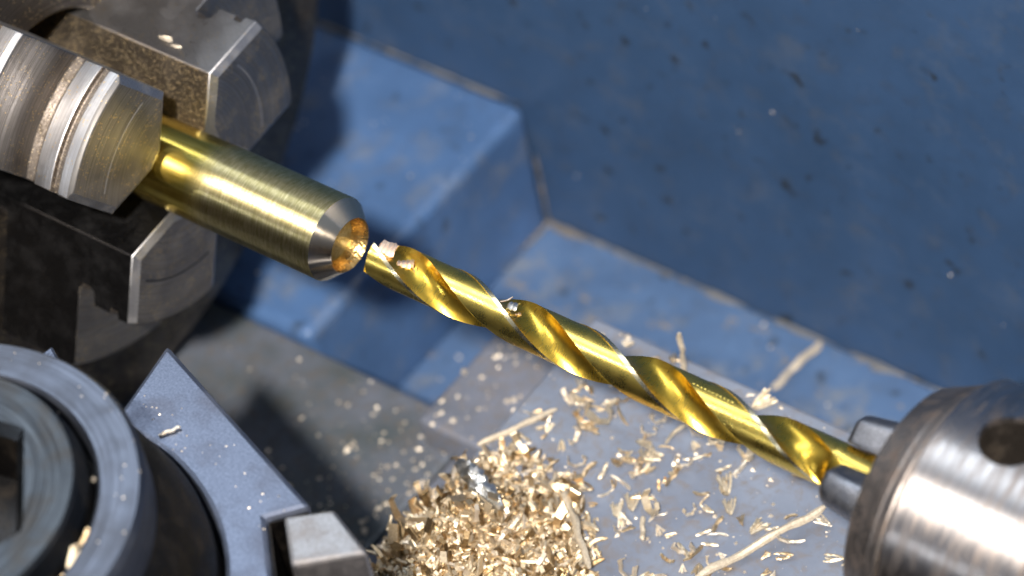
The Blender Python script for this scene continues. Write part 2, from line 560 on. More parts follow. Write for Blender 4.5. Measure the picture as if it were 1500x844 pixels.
# ================================================================ lathe chuck
chuck = thing("lathe_chuck", (-60, 0, 0), "dark steel three jaw lathe chuck gripping the brass bar", "lathe chuck")
XF = -60.0
prof = [(XF - 0.0, 16.7), (XF - 0.6, 16.1), (-108, 16.1), (-108, 61.0), (-76, 61.0), (-75, 60.2), (-74, 61.6), (XF - 0.9, 61.6), (XF, 60.7)]
obj("body", *revolve(prof, 192, closed=True), M['chuck'], chuck, smooth=28)


def jaw_ring(hw, tip, rout, c):
    """outline of a jaw in (u, v): u away from the axis, v across; c is how far the outline is drawn in"""
    h = hw - c
    t0 = tip + c * 1.1
    flat = 1.5
    uj = tip + c * 1.155 + (h - flat) / math.tan(R_(60))
    rout = rout - c * 0.1
    ue = math.sqrt(rout * rout - h * h)
    pts = [(t0, -flat), (t0, flat), (uj, h)]
    n = 18
    a = math.asin(h / rout)
    for k in range(n + 1):
        b = a * (1 - 2 * k / n)
        pts.append((rout * math.cos(b), rout * math.sin(b)))
    pts.append((uj, -h))
    return pts


XJ = -34.5
# (offset along X, outer radius, edge chamfer, surface of the outer arc up to the next ring)
JP = [(0.0, 24.0, 1.25, 'c'), (-0.8, 24.2, 0, 'l'), (-2.6, 24.2, 0, 'g'), (-2.75, 23.1, 0, 'g'), (-4.15, 23.1, 0, 'g'), (-4.3, 23.9, 0, 'l'),
      (-7.4, 23.9, 0, 'g'), (-7.6, 22.0, 0, 'g'), (-8.4, 21.4, 0, 'g'), (-9.6, 21.4, 0, 'g'), (-10.5, 22.2, 0, 't'), (-10.5, 34.3, 0, 'l'),
      (-11.2, 35.0, 0, 'l'), (-14.0, 35.0, 0, 'g'), (-14.15, 34.1, 0, 'g'), (-15.8, 34.1, 0, 'g'), (-15.95, 34.8, 0, 'l'), (-52.0, 34.8, 0, 'l')]
JM = ['jaw', 'jaw_dusty', 'jaw_flank', 'jaw_land', 'jaw_groove']


def make_jaw(deg, label, wedge='jaw_dusty'):
    v, f, fm = [], [], []
    er = E1 * math.cos(R_(deg)) + E2 * math.sin(R_(deg))
    et = Vector((1, 0, 0)).cross(er)
    n = None
    for (dx, r, c, _) in JP:
        ring = jaw_ring(9.5, 6.45, r, c)
        n = len(ring)
        for (u, w) in ring:
            v.append(Vector((XJ + dx, 0, 0)) + er * u + et * w)
    for i in range(len(JP) - 1):
        kind = JP[i][3]
        for k in range(n):
            k2 = (k + 1) % n
            q = (i * n + k, i * n + k2, (i + 1) * n + k2, (i + 1) * n + k)
            if (v[q[0]] - v[q[3]]).length < 1e-4 and (v[q[1]] - v[q[2]]).length < 1e-4:
                continue
            f.append(q)
            if k in (0, 1, n - 1):
                fm.append(3 if kind == 'c' else 1)
            elif k in (2, n - 2):
                fm.append(3 if kind == 'c' else 2)
            else:
                fm.append({'c': 0, 'l': 3, 'g': 4, 't': 0}[kind])
    f.append(tuple(range(n)))
    f.append(tuple((len(JP) - 1) * n + k for k in range(n)))
    fm += [0, 0]
    o = obj("jaw", v, f, None, chuck, smooth=24, bevel=0.18, mats=[M[wedge if k == 'jaw_dusty' or (k == 'jaw_flank' and wedge == 'jaw_shaded') else k] for k in JM], fmat=fm)
    tag(o, label)
    # scored arc left by the turning tool on the front face
    av, af = [], []
    na = 24
    for k in range(na + 1):
        b = R_(-24 + 48 * k / na)
        for (rr, xx) in ((17.0, 0.004), (17.14, 0.05), (17.30, 0.004)):
            av.append(Vector((XJ + xx, 0, 0)) + (er * math.cos(b) + et * math.sin(b)) * rr)
    for k in range(na):
        for q in range(2):
            af.append((k * 3 + q, k * 3 + q + 1, k * 3 + q + 4, k * 3 + q + 3))
    obj("scored_arc", av, af, M['jaw_land'] if deg != 122 else M['jaw_shaded'], o, smooth=20)
    return o


make_jaw(2, "stepped steel jaw nearest the camera with bright worn lands")
make_jaw(122, "lower stepped steel jaw half in shadow", 'jaw_shaded')
make_jaw(-118, "upper stepped steel jaw dusted with brass")

# ================================================================ brass bar
rod_org = (-34.5, 0, 0)
rod = thing("brass_bar", rod_org, "round brass bar with chamfered drilled end held in the chuck jaws", "brass bar")
prof = [(-100, 6.35), (-6.05, 6.35), (-5.85, 6.25)]
obj("shaft", *revolve(prof, 160), M['brass'], rod, smooth=40)
prof = [(-5.85, 6.25), (-3.5, 4.25), (-3.38, 4.12)]
v, f = revolve(prof, 160)
obj("chamfer", v, [q for q in f if len(q) == 4], M['cone'], rod, smooth=60)
prof = [(-3.38, 4.12), (-3.6, 3.95), (-5.0, 3.30), (-8.2, 3.28), (-10.1, 0.0)]
v, f = revolve(prof, 96)
obj("drilled_hole", v, [q for q in f if len(q) == 4], M['recess'], rod, smooth=30)

# ================================================================ twist drill
drill = thing("twist_drill", (0, 0, 0), "gold coloured twist drill with two spiral flutes held in the drill chuck", "drill")
RD = 3.32
PITCH = 42.5
X1 = 11.4
W = 48.0


def flute_depth(x):
    if x < 66:
        return 1.0
    if x > 78.0:
        return 0.0
    t = (78.0 - x) / 12.0
    return math.sqrt(max(0.0, 1 - (1 - t) ** 2))


WEB = 0.38
RHO = (1 + WEB * WEB - 2 * WEB * math.cos(R_(W))) / (2 * math.cos(R_(W)) - 2 * WEB)
CC = RHO + WEB


def section(phi, x):
    """radius at angle phi (degrees from the flute centre, -90..90) and which zone it is"""
    if -W < phi < W:
        cc, rho = CC, RHO
        q = phi + 3.0 * (1 - (phi / W) ** 2)           # slightly deeper towards the cutting face
        r = RD * (cc * math.cos(R_(q)) - math.sqrt(max(0.0, rho * rho - (cc * math.sin(R_(q))) ** 2)))
        d = flute_depth(x)
        full = RD
        r = full - (full - min(r, full)) * d
        return r, 1
    if W <= phi < W + 11:
        return RD if x < 72 else RD * 0.985, 2
    return RD * (0.965 if x < 70 else 0.965 + 0.02 * min(1, (x - 70) / 4)), 0


cols = []
for half in range(2):
    base = 180 * half
    ph = [-W + i * (2 * W) / 44 for i in range(45)]
    ph[-1] = W - 0.01
    ph[0] = -W + 0.01
    ph += [W + 0.01, W + 5.5, W + 10.99, W + 11.2] + [W + 11.2 + i * (180 - 2 * W - 11.4) / 22 for i in range(1, 23)]
    cols += [(base + p, p if p <= 90 else p - 180) for p in ph]
xs = [0.0]
while xs[-1] < 96:
    xs.append(xs[-1] + (0.12 if xs[-1] < 3 else 0.4 if xs[-1] < 78 else 4.0))
v, zones = [], []
for x in xs:
    tw = 360.0 / PITCH * (x - X1)
    for (ang, p) in cols:
        r, zn = section(p, x)
        lip = p - W if p >= W else p - W + 180
        relief = 0.0
        if zn != 1:
            relief = 0.55 * max(0.0, lip) / 108.0
        cone = max(0.0, (x - relief)) * math.tan(R_(63)) + 0.02
        r = min(r, cone)
        v.append(axial(x, r, ang + tw))
n = len(cols)
groups = {0: [], 1: [], 2: []}
for i in range(len(xs) - 1):
    for k in range(n):
        k2 = (k + 1) % n
        za = section(cols[k][1], xs[i])[1]
        zb = section(cols[k2][1], xs[i])[1]
        zn = za if za == zb else (1 if 1 in (za, zb) else 0)
        if xs[i] > 78.4:
            zn = 0
        groups[zn].append((i * n + k, i * n + k2, (i + 1) * n + k2, (i + 1) * n + k))
groups[0].append(tuple((len(xs) - 1) * n + k for k in range(n)))


def sub(faces):
    used = sorted({i for q in faces for i in q})
    ix = {a: b for b, a in enumerate(used)}
    return [v[i] for i in used], [tuple(ix[i] for i in q) for q in faces]


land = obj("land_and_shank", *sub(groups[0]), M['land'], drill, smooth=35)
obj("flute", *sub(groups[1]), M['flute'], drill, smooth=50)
obj("margin", *sub(groups[2]), M['margin'], drill, smooth=40)
# stamped size mark: a patch of fine raised bars on the third land
bars_v, bars_f = [], []
for k in range(11):
    x0 = 55.4 + k * 0.62
    a0 = -50 + k * 0.3
    for (dx, da, dr) in ((0, -11, 0.0), (0.34, -11, 0.0), (0.40, 10, 0.0), (0.06, 10, 0.0),
                         (0.08, -9, 0.03), (0.28, -9, 0.03), (0.32, 8, 0.03), (0.12, 8, 0.03)):
        bars_v.append(axial(x0 + dx, RD * 0.965 + dr, a0 + da))
    b = k * 8
    bars_f += [(b + 4, b + 5, b + 6, b + 7), (b, b + 1, b + 5, b + 4), (b + 1, b + 2, b + 6, b + 5), (b + 2, b + 3, b + 7, b + 6), (b + 3, b, b + 4, b + 7)]
obj("stamped_mark", bars_v, bars_f, M['land'], drill, smooth=20)

# ================================================================ drill chuck
dchuck = thing("drill_chuck", (97, 0, 0), "worn steel drill chuck with a round key hole holding the gold drill", "drill chuck")
prof = [(97.5, 9.0), (88.6, 9.0), (88.3, 11.5), (88.3, 14.4), (88.8, 15.2), (92.6, 17.0), (93.0, 17.0), (93.2, 17.35), (94.2, 17.7), (94.5, 17.6), (95.2, 18.0)]
obj("nose", *revolve(prof, 160), M['nose'], dchuck, smooth=25)
prof = [(95.0, 8.0), (95.0, 18.6), (95.4, 18.95), (101, 19.1), (113, 19.3), (113.6, 18.6), (114.4, 18.6), (114.8, 21.5), (116, 22.5), (150, 22.5), (150, 8)]
body = obj("body", *revolve(prof, 192, closed=True), M['drill_chuck'], dchuck, smooth=25)


def radial_cyl(x, deg, r, u0, u1, n=48):
    er = (axial(0, 1, deg)).normalized()
    et = Vector((1, 0, 0)).cross(er)
    vv = []
    for u in (u0, u1):
        for k in range(n):
            t = 2 * math.pi * k / n
            vv.append(Vector((x, 0, 0)) + er * u + Vector((1, 0, 0)) * (r * math.cos(t)) + et * (r * math.sin(t)))
    ff = [(k, (k + 1) % n, n + (k + 1) % n, n + k) for k in range(n)] + [tuple(range(n)), tuple(range(n, 2 * n))]
    return vv, ff


KH = 4.1
bool_cut(body, [radial_cyl(104.0, -38 + 120 * i, KH, 9.5, 40) for i in range(3)])
for i in range(3):
    vv, ff = radial_cyl(104.0, -38 + 120 * i, KH - 0.02, 9.52, 18.0)
    obj("key_hole", vv, ff[:48] + [ff[48]], M['hole'], dchuck, smooth=30)


def chuck_jaw(deg, tipx, label):
    er = axial(0, 1, deg).normalized()
    et = Vector((1, 0, 0)).cross(er)
    vv, ff = [], []
    n = 40
    rings = [(tipx, 2.3), (tipx + 0.5, 2.8), (tipx + 0.9, 2.95), (tipx + 5, 3.3), (tipx + 16, 3.6)]
    for (x, r) in rings:
        cen = 4.7 + (x - tipx) * 0.09
        for k in range(n):
            t = 2 * math.pi * k / n
            u = max(RD + 0.02, cen + r * math.cos(t))
            w = max(-0.84 * r, min(0.84 * r, r * math.sin(t)))          # ground flat on both sides
            vv.append(Vector((x, 0, 0)) + er * u + et * w)
    for i in range(len(rings) - 1):
        for k in range(n):
            k2 = (k + 1) % n
            ff.append((i * n + k, i * n + k2, (i + 1) * n + k2, (i + 1) * n + k))
    ff.append(tuple(range(n)))
    return tag(obj("jaw", vv, ff, M['pin'], dchuck, smooth=35), label)


chuck_jaw(28, 79.6, "grey jaw in front of the drill shank")
chuck_jaw(-92, 78.6, "dark jaw above the drill shank")
chuck_jaw(148, 78.9, "jaw mostly hidden below the drill shank")

# ================================================================ tool post
TX, TY = -0.5, -81.4
post = thing("tool_post", (TX, TY, -40), "round tool post with a broad blue grey ring and hexagon socket bolt", "tool post")
prof = [(-40, 33.5), (9.0, 33.5), (12, 33.3), (20, 30.5), (23, 28.2)]
obj("drum", *revolve(prof, 128, 'Z', (TX, TY, 0)), M['drum'], post, smooth=30)
prof = [(22.5, 22.5), (22.5, 27.9), (23.2, 28.5), (29.2, 28.5), (30.0, 27.8), (30.0, 23.0), (29.5, 22.5)]
obj("ring", *revolve(prof, 160, 'Z', (TX, TY, 0), closed=True), M['ring'], post, smooth=25)
# cap with a coned rim, a flat top and a chamfered hexagon socket
nb = 96
vv, ff = [], []


def hexr(t, R):
    a = (t - R_(42) - math.pi / 6) % (math.pi / 3) - math.pi / 6
    return R * math.cos(math.pi / 6) / math.cos(a)


rows = [(20, 21.7, 0), (29.3, 21.7, 0), (29.9, 21.5, 0), (32.6, 20.8, 0), (33.0, 20.3, 0), (33.0, 16.4, 1), (31.6, 15.0, 1), (2.0, 14.9, 1)]
for (z, r, hx) in rows:
    for k in range(nb):
        t = 2 * math.pi * k / nb
        q = hexr(t, r) if hx else r
        vv.append((TX + q * math.cos(t), TY + q * math.sin(t), z))
for i in range(len(rows) - 1):
    for k in range(nb):
        k2 = (k + 1) % nb
        ff.append((i * nb + k, i * nb + k2, (i + 1) * nb + k2, (i + 1) * nb + k))
capf = len(ff) - nb
cap = obj("cap", vv, ff[:capf], M['cap'], post, smooth=25)
sock = ff[capf:] + [tuple((len(rows) - 1) * nb + k for k in range(nb))]
obj("hexagon_socket", vv[-2 * nb:], [tuple(i - (len(rows) - 2) * nb for i in q) for q in sock], M['slot'], post, smooth=25)

# ---------------------------------------------------------------- tool holder and tool
ZH = 10.0
ang0 = math.atan2(-45.1 + 81.4, 28.2 + 0.5)
arc = []
for k in range(22):
    a = R_(96 - k * (96 - 18) / 21)
    arc.append((TX + 34.2 * math.cos(a), TY + 34.2 * math.sin(a)))
hpoly = [(-6.7, -33.0), (28.4, -45.1), (24.5, -49.6), (46.0, -71.5)]
arc = [p for p in arc if p[0] > -5.2 and (p[0] < 27 or p[1] > -66)]
hpoly = hpoly + arc[::-1]
holder = thing("tool_holder", (10, -45, -25), "light blue grey steel tool holder with a pointed corner beside the tool post", "tool holder")
obj("holder_body", *prism(hpoly, -22, ZH), M['holder'], holder, bevel=0.75)
# thin black sheet over the walls of the tool slot, a hair proud of the holder
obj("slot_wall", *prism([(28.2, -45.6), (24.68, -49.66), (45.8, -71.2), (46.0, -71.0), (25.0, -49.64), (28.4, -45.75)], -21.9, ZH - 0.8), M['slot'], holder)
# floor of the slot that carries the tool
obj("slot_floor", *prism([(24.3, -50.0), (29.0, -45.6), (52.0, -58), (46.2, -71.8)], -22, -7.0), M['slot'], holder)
hp2 = [(-21.5, -40.5), (-11.5, -46.0), (-12.5, -52.5), (-24, -55)]
tag(obj("clamp_corner", *prism(hp2, -22, 9.0), M['holder'], holder, bevel=0.4), "small pointed corner of the clamp behind the ring")

bit = thing("cutting_tool", (32, -52, -7), "square silver lathe cutting tool clamped in the holder slot", "cutting tool")
bpoly = [(27.6, -49.3), (32.6, -45.1), (40.9, -48.5), (33.5, -55.0)]
bpoly_low = [(27.6, -49.3), (32.6, -45.1), (41.2, -48.7), (33.7, -55.4)]
vv = [(x, y, -6.9) for x, y in bpoly_low] + [(x, y, 12.0) for x, y in bpoly]
ff = [(3, 2, 1, 0), (4, 5, 6, 7), (0, 1, 5, 4), (1, 2, 6, 5), (2, 3, 7, 6), (3, 0, 4, 7)]
obj("shank", vv, ff, M['bit'], bit, bevel=0.55, bev_seg=2)

# ================================================================ chips
rnd = random.Random(21)


def needle_mesh(L, w, seed, bend=0.15):
    r = random.Random(seed)
    n = 6
    v, f = [], []
    b1, b2 = r.uniform(-bend, bend) * L, r.uniform(-bend, bend) * L * 0.5
    for i in range(n + 1):
        t = i / n
        ww = w * (0.75 + 0.35 * r.random()) * (0.55 if i in (0, n) else 1)
        x = (t - 0.5) * L
        y = b1 * (4 * (t - 0.5) ** 2 - 1) + r.uniform(-.05, .05) * w
        z = b2 * (4 * (t - 0.5) ** 2 - 1)
        a0 = r.uniform(-.3, .3)
        for k in range(5):
            a = a0 + k * 2 * math.pi / 5
            v.append((x, y + 0.5 * ww * math.cos(a), z + 0.42 * ww * math.sin(a) + 0.42 * w))
    for i in range(n):
        for k in range(5):
            f.append((i * 5 + k, i * 5 + (k + 1) % 5, i * 5 + 5 + (k + 1) % 5, i * 5 + 5 + k))
    f += [tuple(range(5)), tuple(n * 5 + k for k in range(5))]
    return v, f


def curl_mesh(rad, w, arc_deg, seed, th=0.16, pleat=0.09):
    """short curled chip with pleats across it"""
    r = random.Random(seed)
    n = 9
    v, f = [], []
    for i in range(n + 1):
        t = i / n
        a = R_(arc_deg) * (t - 0.5)
        pr = pleat * (1 if i % 2 else -1) * r.uniform(.5, 1.3)
        for (rr, side) in ((rad + pr, -1), (rad + pr, 1), (rad - th + pr, 1), (rad - th + pr, -1)):
            wob = r.uniform(-.08, .08) * w
            v.append((rr * math.sin(a), side * w * 0.5 * (1 + 0.25 * math.sin(5 * t + seed)) + wob, rad - rr * math.cos(a) + th))
    for i in range(n):
        for k in range(4):
            f.append((i * 4 + k, i * 4 + (k + 1) % 4, i * 4 + 4 + (k + 1) % 4, i * 4 + 4 + k))
    f += [(0, 1, 2, 3), (n * 4, n * 4 + 1, n * 4 + 2, n * 4 + 3)]
    return v, f


def fan_mesh(L, seed):
    """a pleated bundle of slivers still joined at one end"""
    r = random.Random(seed)
    v, f = [], []
    k = r.randint(3, 5)
    for j in range(k):
        nv, nf = needle_mesh(L * r.uniform(.7, 1.1), L * 0.16, seed * 13 + j, 0.08)
        a = (j - (k - 1) / 2) * r.uniform(.10, .24)
        ca, sa = math.cos(a), math.sin(a)
        b = len(v)
        for (x, y, z) in nv:
            x2, y2 = x * ca - y * sa, x * sa + y * ca + (j - (k - 1) / 2) * L * 0.10
            v.append((x2, y2, z + 0.12 * abs(j - 1)))
        f += [tuple(b + i for i in q) for q in nf]
    return v, f


VAR = []
for s in range(6):
    VAR.append(needle_mesh(rnd.uniform(2.2, 4.4), rnd.uniform(.45, .7), s))
for s in range(6):
    VAR.append(curl_mesh(rnd.uniform(.7, 1.5), rnd.uniform(.45, .85), rnd.uniform(110, 290), s + 40, pleat=0.12))
for s in range(6):
    VAR.append(fan_mesh(rnd.uniform(1.5, 2.6), s + 80))
MATS = [M['chip'], M['chip_pale'], M['chip'], M['chip_dull']]
VMESH = []
for i, (v_, f_) in enumerate(VAR):
    me = bpy.data.meshes.new("chip_shape")
    me.from_pydata([(a * S, b * S, c * S) for a, b, c in v_], [], f_)
    bm = bmesh.new(); bm.from_mesh(me)
    bmesh.ops.recalc_face_normals(bm, faces=bm.faces)
    bm.to_mesh(me); bm.free()
    for m_ in MATS[:1]:
        me.materials.append([M['chip'], M['chip_pale'], M['chip_dull'], M['chip'], M['chip_dull']][i % 5])
    VMESH.append(me)

PX, PY = 20.5, -15.0          # centre of the heap


def heap_h(x, y):
    d = math.hypot((x - PX) / 15.5, (y - PY) / 17.0)
    h = 7.6 * max(0.0, 1 - d) ** 0.85
    u = min(1.0, max(0.0, (x - 9.0) / 3.5))
    return h * (0.3 + 0.7 * u) * (0.75 + 0.8 * noise.noise(Vector((x * 0.12, y * 0.12, 1.7))))


# solid core of the heap and the chips lying on it
g = 46
hv, hf = [], []
for i in range(g + 1):
    for j in range(g + 1):
        x = 9.7 + (PX + 17 - 9.7) * i / g
        y = PY - 19 + 38 * j / g
        hv.append((x, y, ZP + heap_h(x, y) + 0.35 * noise.noise(Vector((x * 1.3, y * 1.3, 0))) - 0.3))
for i in range(g):
    for j in range(g):
        a = i * (g + 1) + j
        hf.append((a, a + 1, a + g + 2, a + g + 1))
nhead = len(hf)
cnt = 0
while cnt < 3000:
    x = PX + rnd.gauss(0, 8.5)
    y = PY + rnd.gauss(0, 9.5)
    d = math.hypot((x - PX) / 15.5, (y - PY) / 17.0)
    if d > 1.25 or x < 10.2:
        continue
    cnt += 1
    v_, f_ = VAR[rnd.choice([0, 1, 2, 3, 4, 5, 0, 1, 2, 3, 4, 5, 6, 7, 8, 9, 10, 11, 12, 13, 14, 15, 16, 17, 12, 13, 14, 15, 16, 17])]
    sc = rnd.choice([rnd.uniform(.4, .8), rnd.uniform(.6, 1.3), rnd.uniform(.9, 1.9)])
    rot = Matrix.Rotation(rnd.uniform(0, 6.3), 3, 'Z') @ Matrix.Rotation(rnd.gauss(0, .45), 3, 'X') @ Matrix.Rotation(rnd.gauss(0, .4), 3, 'Y')
    z = ZP + heap_h(x, y) + rnd.uniform(-0.2, 0.7)
    b = len(hv)
    for p in v_:
        q = rot @ (Vector(p) * sc)
        hv.append((q.x + x, q.y + y, q.z + z))
    hf += [tuple(b + i for i in q) for q in f_]
me = bpy.data.meshes.new("chip_heap")
me.from_pydata([tuple(Vector(p) * S) for p in hv], [], hf)
me.materials.append(M['chip'])
me.materials.append(M['chip_dull'])
me.materials.append(M['chip_pale'])
me.materials.append(M['chip_dark'])
mi = np.zeros(len(me.polygons), dtype=np.int32)
mi[:nhead] = 1
k = nhead
while k < len(hf):
    step = rnd.randint(15, 60)
    mi[k:k + step] = rnd.choice([0, 0, 0, 1, 1, 2, 3, 3])
    k += step
me.polygons.foreach_set("material_index", mi)
heap = bpy.data.objects.new("chip_heap", me)
col.objects.link(heap)
tag(heap, "heap of fine brass chips on the corner of the slide plate", "chip heap", kind="stuff")


def chip(name, me, loc, rot, sc, label, group=None):
    o = bpy.data.objects.new(name, me)
    col.objects.link(o)
    o.location = Vector(loc) * S
    o.rotation_euler = rot
    o.scale = (sc, sc, sc)
    return tag(o, label, "metal chip", group)


# loose chips lying round the heap, thinning out across the plate
cnt = 0
while cnt < 290:
    x = rnd.uniform(10.5, 80)
    y = rnd.uniform(-24, 31.5)
    d = math.hypot((x - PX) / 15.5, (y - PY) / 17.0)
    if d < 0.95:
        continue
    d = min(d, 0.95 + math.hypot((x - 27.0) / 17.0, (y - 8.0) / 13.0) * 0.9)
    if rnd.random() > math.exp(-(d - 0.95) * 0.80) * 0.95 + 0.035:
        continue
    cl = noise.noise(Vector((x * 0.13, y * 0.13, 5.0)))
    if cl < rnd.uniform(-0.45, 0.12):
        continue
    cnt += 1
    k = rnd.choice([0, 1, 2, 3, 4, 5, 6, 7, 8, 9, 10, 11, 12, 13, 14, 15, 16, 17, 12, 13, 14, 15])
    chip("brass_chip", VMESH[k], (x, y, ZP + 0.02 + rnd.uniform(0, .25)),
         (rnd.gauss(0, .2), rnd.gauss(0, .15), rnd.uniform(0, 6.3)), rnd.uniform(.6, 1.45),
         "small brass chip lying loose on the grey slide plate", "loose brass chips on the slide plate")


def stick(name, p0, p1, w, mat, label, seed, sag=0.0):
    p0, p1 = Vector(p0), Vector(p1)
    d = p1 - p0
    L = d.length
    r = random.Random(seed)
    sv = d.normalized().orthogonal().normalized()
    tv = d.normalized().cross(sv)
    n, m_ = 14, 7
    vv, ff = [], []
    for i in range(n + 1):
        t = i / n
        c = p0 + d * t + sv * (w * 0.5 * noise.noise(Vector((t * 4, seed, 0)))) + tv * (w * 0.5 * noise.noise(Vector((t * 4, seed, 9)))) - Vector((0, 0, sag * 4 * t * (1 - t)))
        ww = w * (0.5 if i in (0, n) else r.uniform(.8, 1.15))
        for k in range(m_):
            a = 2 * math.pi * k / m_
            q = 1 + 0.28 * noise.noise(Vector((k * 1.7, t * 2.0, seed)))
            vv.append(c + sv * (0.5 * ww * q * math.cos(a)) + tv * (0.5 * ww * q * math.sin(a)))
    for i in range(n):
        for k in range(m_):
            ff.append((i * m_ + k, i * m_ + (k + 1) % m_, (i + 1) * m_ + (k + 1) % m_, (i + 1) * m_ + k))
    ff += [tuple(range(m_)), tuple(n * m_ + k for k in range(m_))]
    mid = (p0 + p1) * 0.5
    o = obj(name, vv, ff, mat, org=mid, smooth=40)
    return tag(o, label, "metal sliver")


stick("long_sliver", (51.5, -2.0, -39.2), (61.0, 17.8, -37.8), 1.15, M['straw'], "long pale sliver lying on the slide plate near the drill chuck", 1)
stick("long_sliver", (27.6, 0.6, -36.5), (39.6, -9.6, -35.2), 1.15, M['straw'], "long thin pale sliver standing out of the chip heap", 2)
stick("upright_sliver", (28.6, 29.6, -30.2), (28.2, 29.8, -39.9), 0.85, M['straw'], "pale sliver standing on the back edge of the slide plate", 3)
stick("leaning_sliver", (12.4, 68.5, -91.2), (14.0, 81.0, -91.0), 1.3, M['straw'], "dull sliver lying on the blue ledge behind the slide plate", 4)
stick("straight_sliver", (9.9, 2.6, -38.6), (15.9, 14.2, -38.9), 0.95, M['straw'], "straight pale sliver lying on the left corner of the slide plate", 5)
stick("short_sliver", (38.6, 4.0, -39.2), (41.5, 0.2, -38.6), 0.7, M['straw'], "short dull sliver lying on bare plate right of the heap", 6)
chip("pleated_chip", VMESH[13], (41.6, 31.0, -39.6), (0.2, -0.5, 0.9), 1.6, "pleated brass chip hanging on the back edge of the slide plate")
# large crumpled shaving on the heap
lv, lf = [], []
a0, b0 = Vector((13.2, -5.2, -32.6)), Vector((24.2, -9.0, -31.4))
ax = (b0 - a0).normalized()
sv = ax.orthogonal().normalized()
tv = ax.cross(sv)
NL, ML = 30, 18
for i in range(NL + 1):
    t = i / NL
    rr = 1.55 * math.sin(math.pi * (0.06 + 0.88 * t)) ** 0.6
    c = a0.lerp(b0, t) + Vector((0, 0, 0.8 * math.sin(t * 5)))
    for k in range(ML):
        a = 2 * math.pi * k / ML
        q = rr * (1 + 0.55 * noise.noise(Vector((t * 9, math.cos(a) * 1.4, math.sin(a) * 1.4))) + 0.3 * noise.noise(Vector((t * 26, math.cos(a) * 3, math.sin(a) * 3))))
        lv.append(c + sv * (q * math.cos(a)) + tv * (q * math.sin(a) * 0.75))
for i in range(NL):
    for k in range(ML):
        lf.append((i * ML + k, i * ML + (k + 1) % ML, (i + 1) * ML + (k + 1) % ML, (i + 1) * ML + k))
lf += [tuple(range(ML)), tuple(NL * ML + k for k in range(ML))]
o = obj("crumpled_shaving", lv, lf, M['chip_steel'], org=(a0 + b0) * 0.5, smooth=35)
tag(o, "large silvery crumpled shaving on top of the brass heap", "metal shaving")


def pleat_mesh(L, w, seed, n=9, m_=5, amp=0.16, th=0.14, curve=0.35):
    """pleated flake: a small corrugated sheet with ragged ends"""
    r = random.Random(seed)
    vv, ff = [], []
    ends = [r.uniform(.75, 1.1) for _ in range(n + 1)]
    for side in (0, 1):
        for i in range(n + 1):
            for j in range(m_ + 1):
                u = (i / n - 0.5) * w
                q = (j / m_ - 0.5) * L * ends[i]
                z = amp * (1 if i % 2 else -1) * r.uniform(.6, 1.2) * (1 - side * 0.05) - curve * (2 * q / L) ** 2 - (th if side else 0) + 0.05 * noise.noise(Vector((i, j, seed)))
                vv.append((u + 0.08 * noise.noise(Vector((j * 1.1, i * 0.7, seed))), q, z))
    c = (n + 1) * (m_ + 1)
    for i in range(n):
        for j in range(m_):
            a = i * (m_ + 1) + j
            ff.append((a, a + m_ + 1, a + m_ + 2, a + 1))
            ff.append((c + a, c + a + 1, c + a + m_ + 2, c + a + m_ + 1))
    per = [i * (m_ + 1) for i in range(n + 1)] + [n * (m_ + 1) + j for j in range(1, m_ + 1)] + [i * (m_ + 1) + m_ for i in range(n - 1, -1, -1)] + [j for j in range(m_ - 1, 0, -1)]
    for q in range(len(per)):
        a, b = per[q], per[(q + 1) % len(per)]
        ff.append((a, c + a, c + b, b))
    return vv, ff


def caught(name, vf, x, r, a, spin, tilt, mat, label, face=None):
    """a chip lying on the drill: its own Z points away from the axis"""
    er_ = axial(0, 1, a if face is None else face).normalized()
    xx = Vector((1, 0, 0))
    yy = er_.cross(xx)
    mt = Matrix((xx, yy, er_)).transposed() @ Matrix.Rotation(tilt, 3, 'X') @ Matrix.Rotation(spin, 3, 'Z')
    p = axial(x, r, a)
    o_ = obj(name, [p + mt @ Vector(q) for q in vf[0]], vf[1], mat, org=p, smooth=30)
    return tag(o_, label, "metal chip")


# chips caught on the drill, in the flutes, and on the jaws
caught("caught_chip", pleat_mesh(2.5, 2.9, 1), 3.3, 2.35, -50, 0.15, 0.0, M['chip_pink'], "pleated pale chip sitting on the tip of the drill", -20)
caught("caught_chip", pleat_mesh(1.5, 2.6, 2, n=8), 6.9, 1.75, -30, 0.5, 0.15, M['chip_pink'], "broad pleated chip in the first drill flute")
caught("caught_chip", pleat_mesh(0.9, 1.3, 3, n=5), 8.6, 1.2, -14, 0.9, 0.2, M['chip_pink'], "small pleated chip below the broad one in the first flute")
caught("caught_chip", pleat_mesh(0.8, 0.8, 4, n=4), 10.3, 1.2, -2, 0.4, 0.3, M['chip_steel'], "bright flake lowest of the chips in the first flute")
caught("caught_chip", pleat_mesh(1.5, 1.5, 5, n=5), 25.2, 2.3, -56, 0.3, 0.2, M['chip_steel'], "bright flake at the top of the second drill flute")
caught("caught_chip", needle_mesh(1.9, 0.25, 6), 23.8, 2.3, -64, 1.0, 0.5, M['chip_pink'], "thin curl standing beside the bright flake of the second flute")
caught("caught_chip", pleat_mesh(0.7, 0.9, 7, n=4), 26.4, 1.5, -36, 0.8, 0.2, M['chip_pink'], "pinkish crumb below the bright flake of the second flute")
caught("caught_chip", pleat_mesh(0.7, 0.45, 8, n=3), 30.2, 1.15, -6, 0.2, 0.2, M['chip_steel'], "tiny bright flake in the middle of the second flute")
caught("caught_chip", pleat_mesh(0.45, 0.3, 9, n=3), 31.0, 1.15, 6, 0.7, 0.2, M['chip_steel'], "tiniest bright flake below the middle of the second flute")
er = axial(0, 1, -118).normalized()
et = Vector((1, 0, 0)).cross(er)
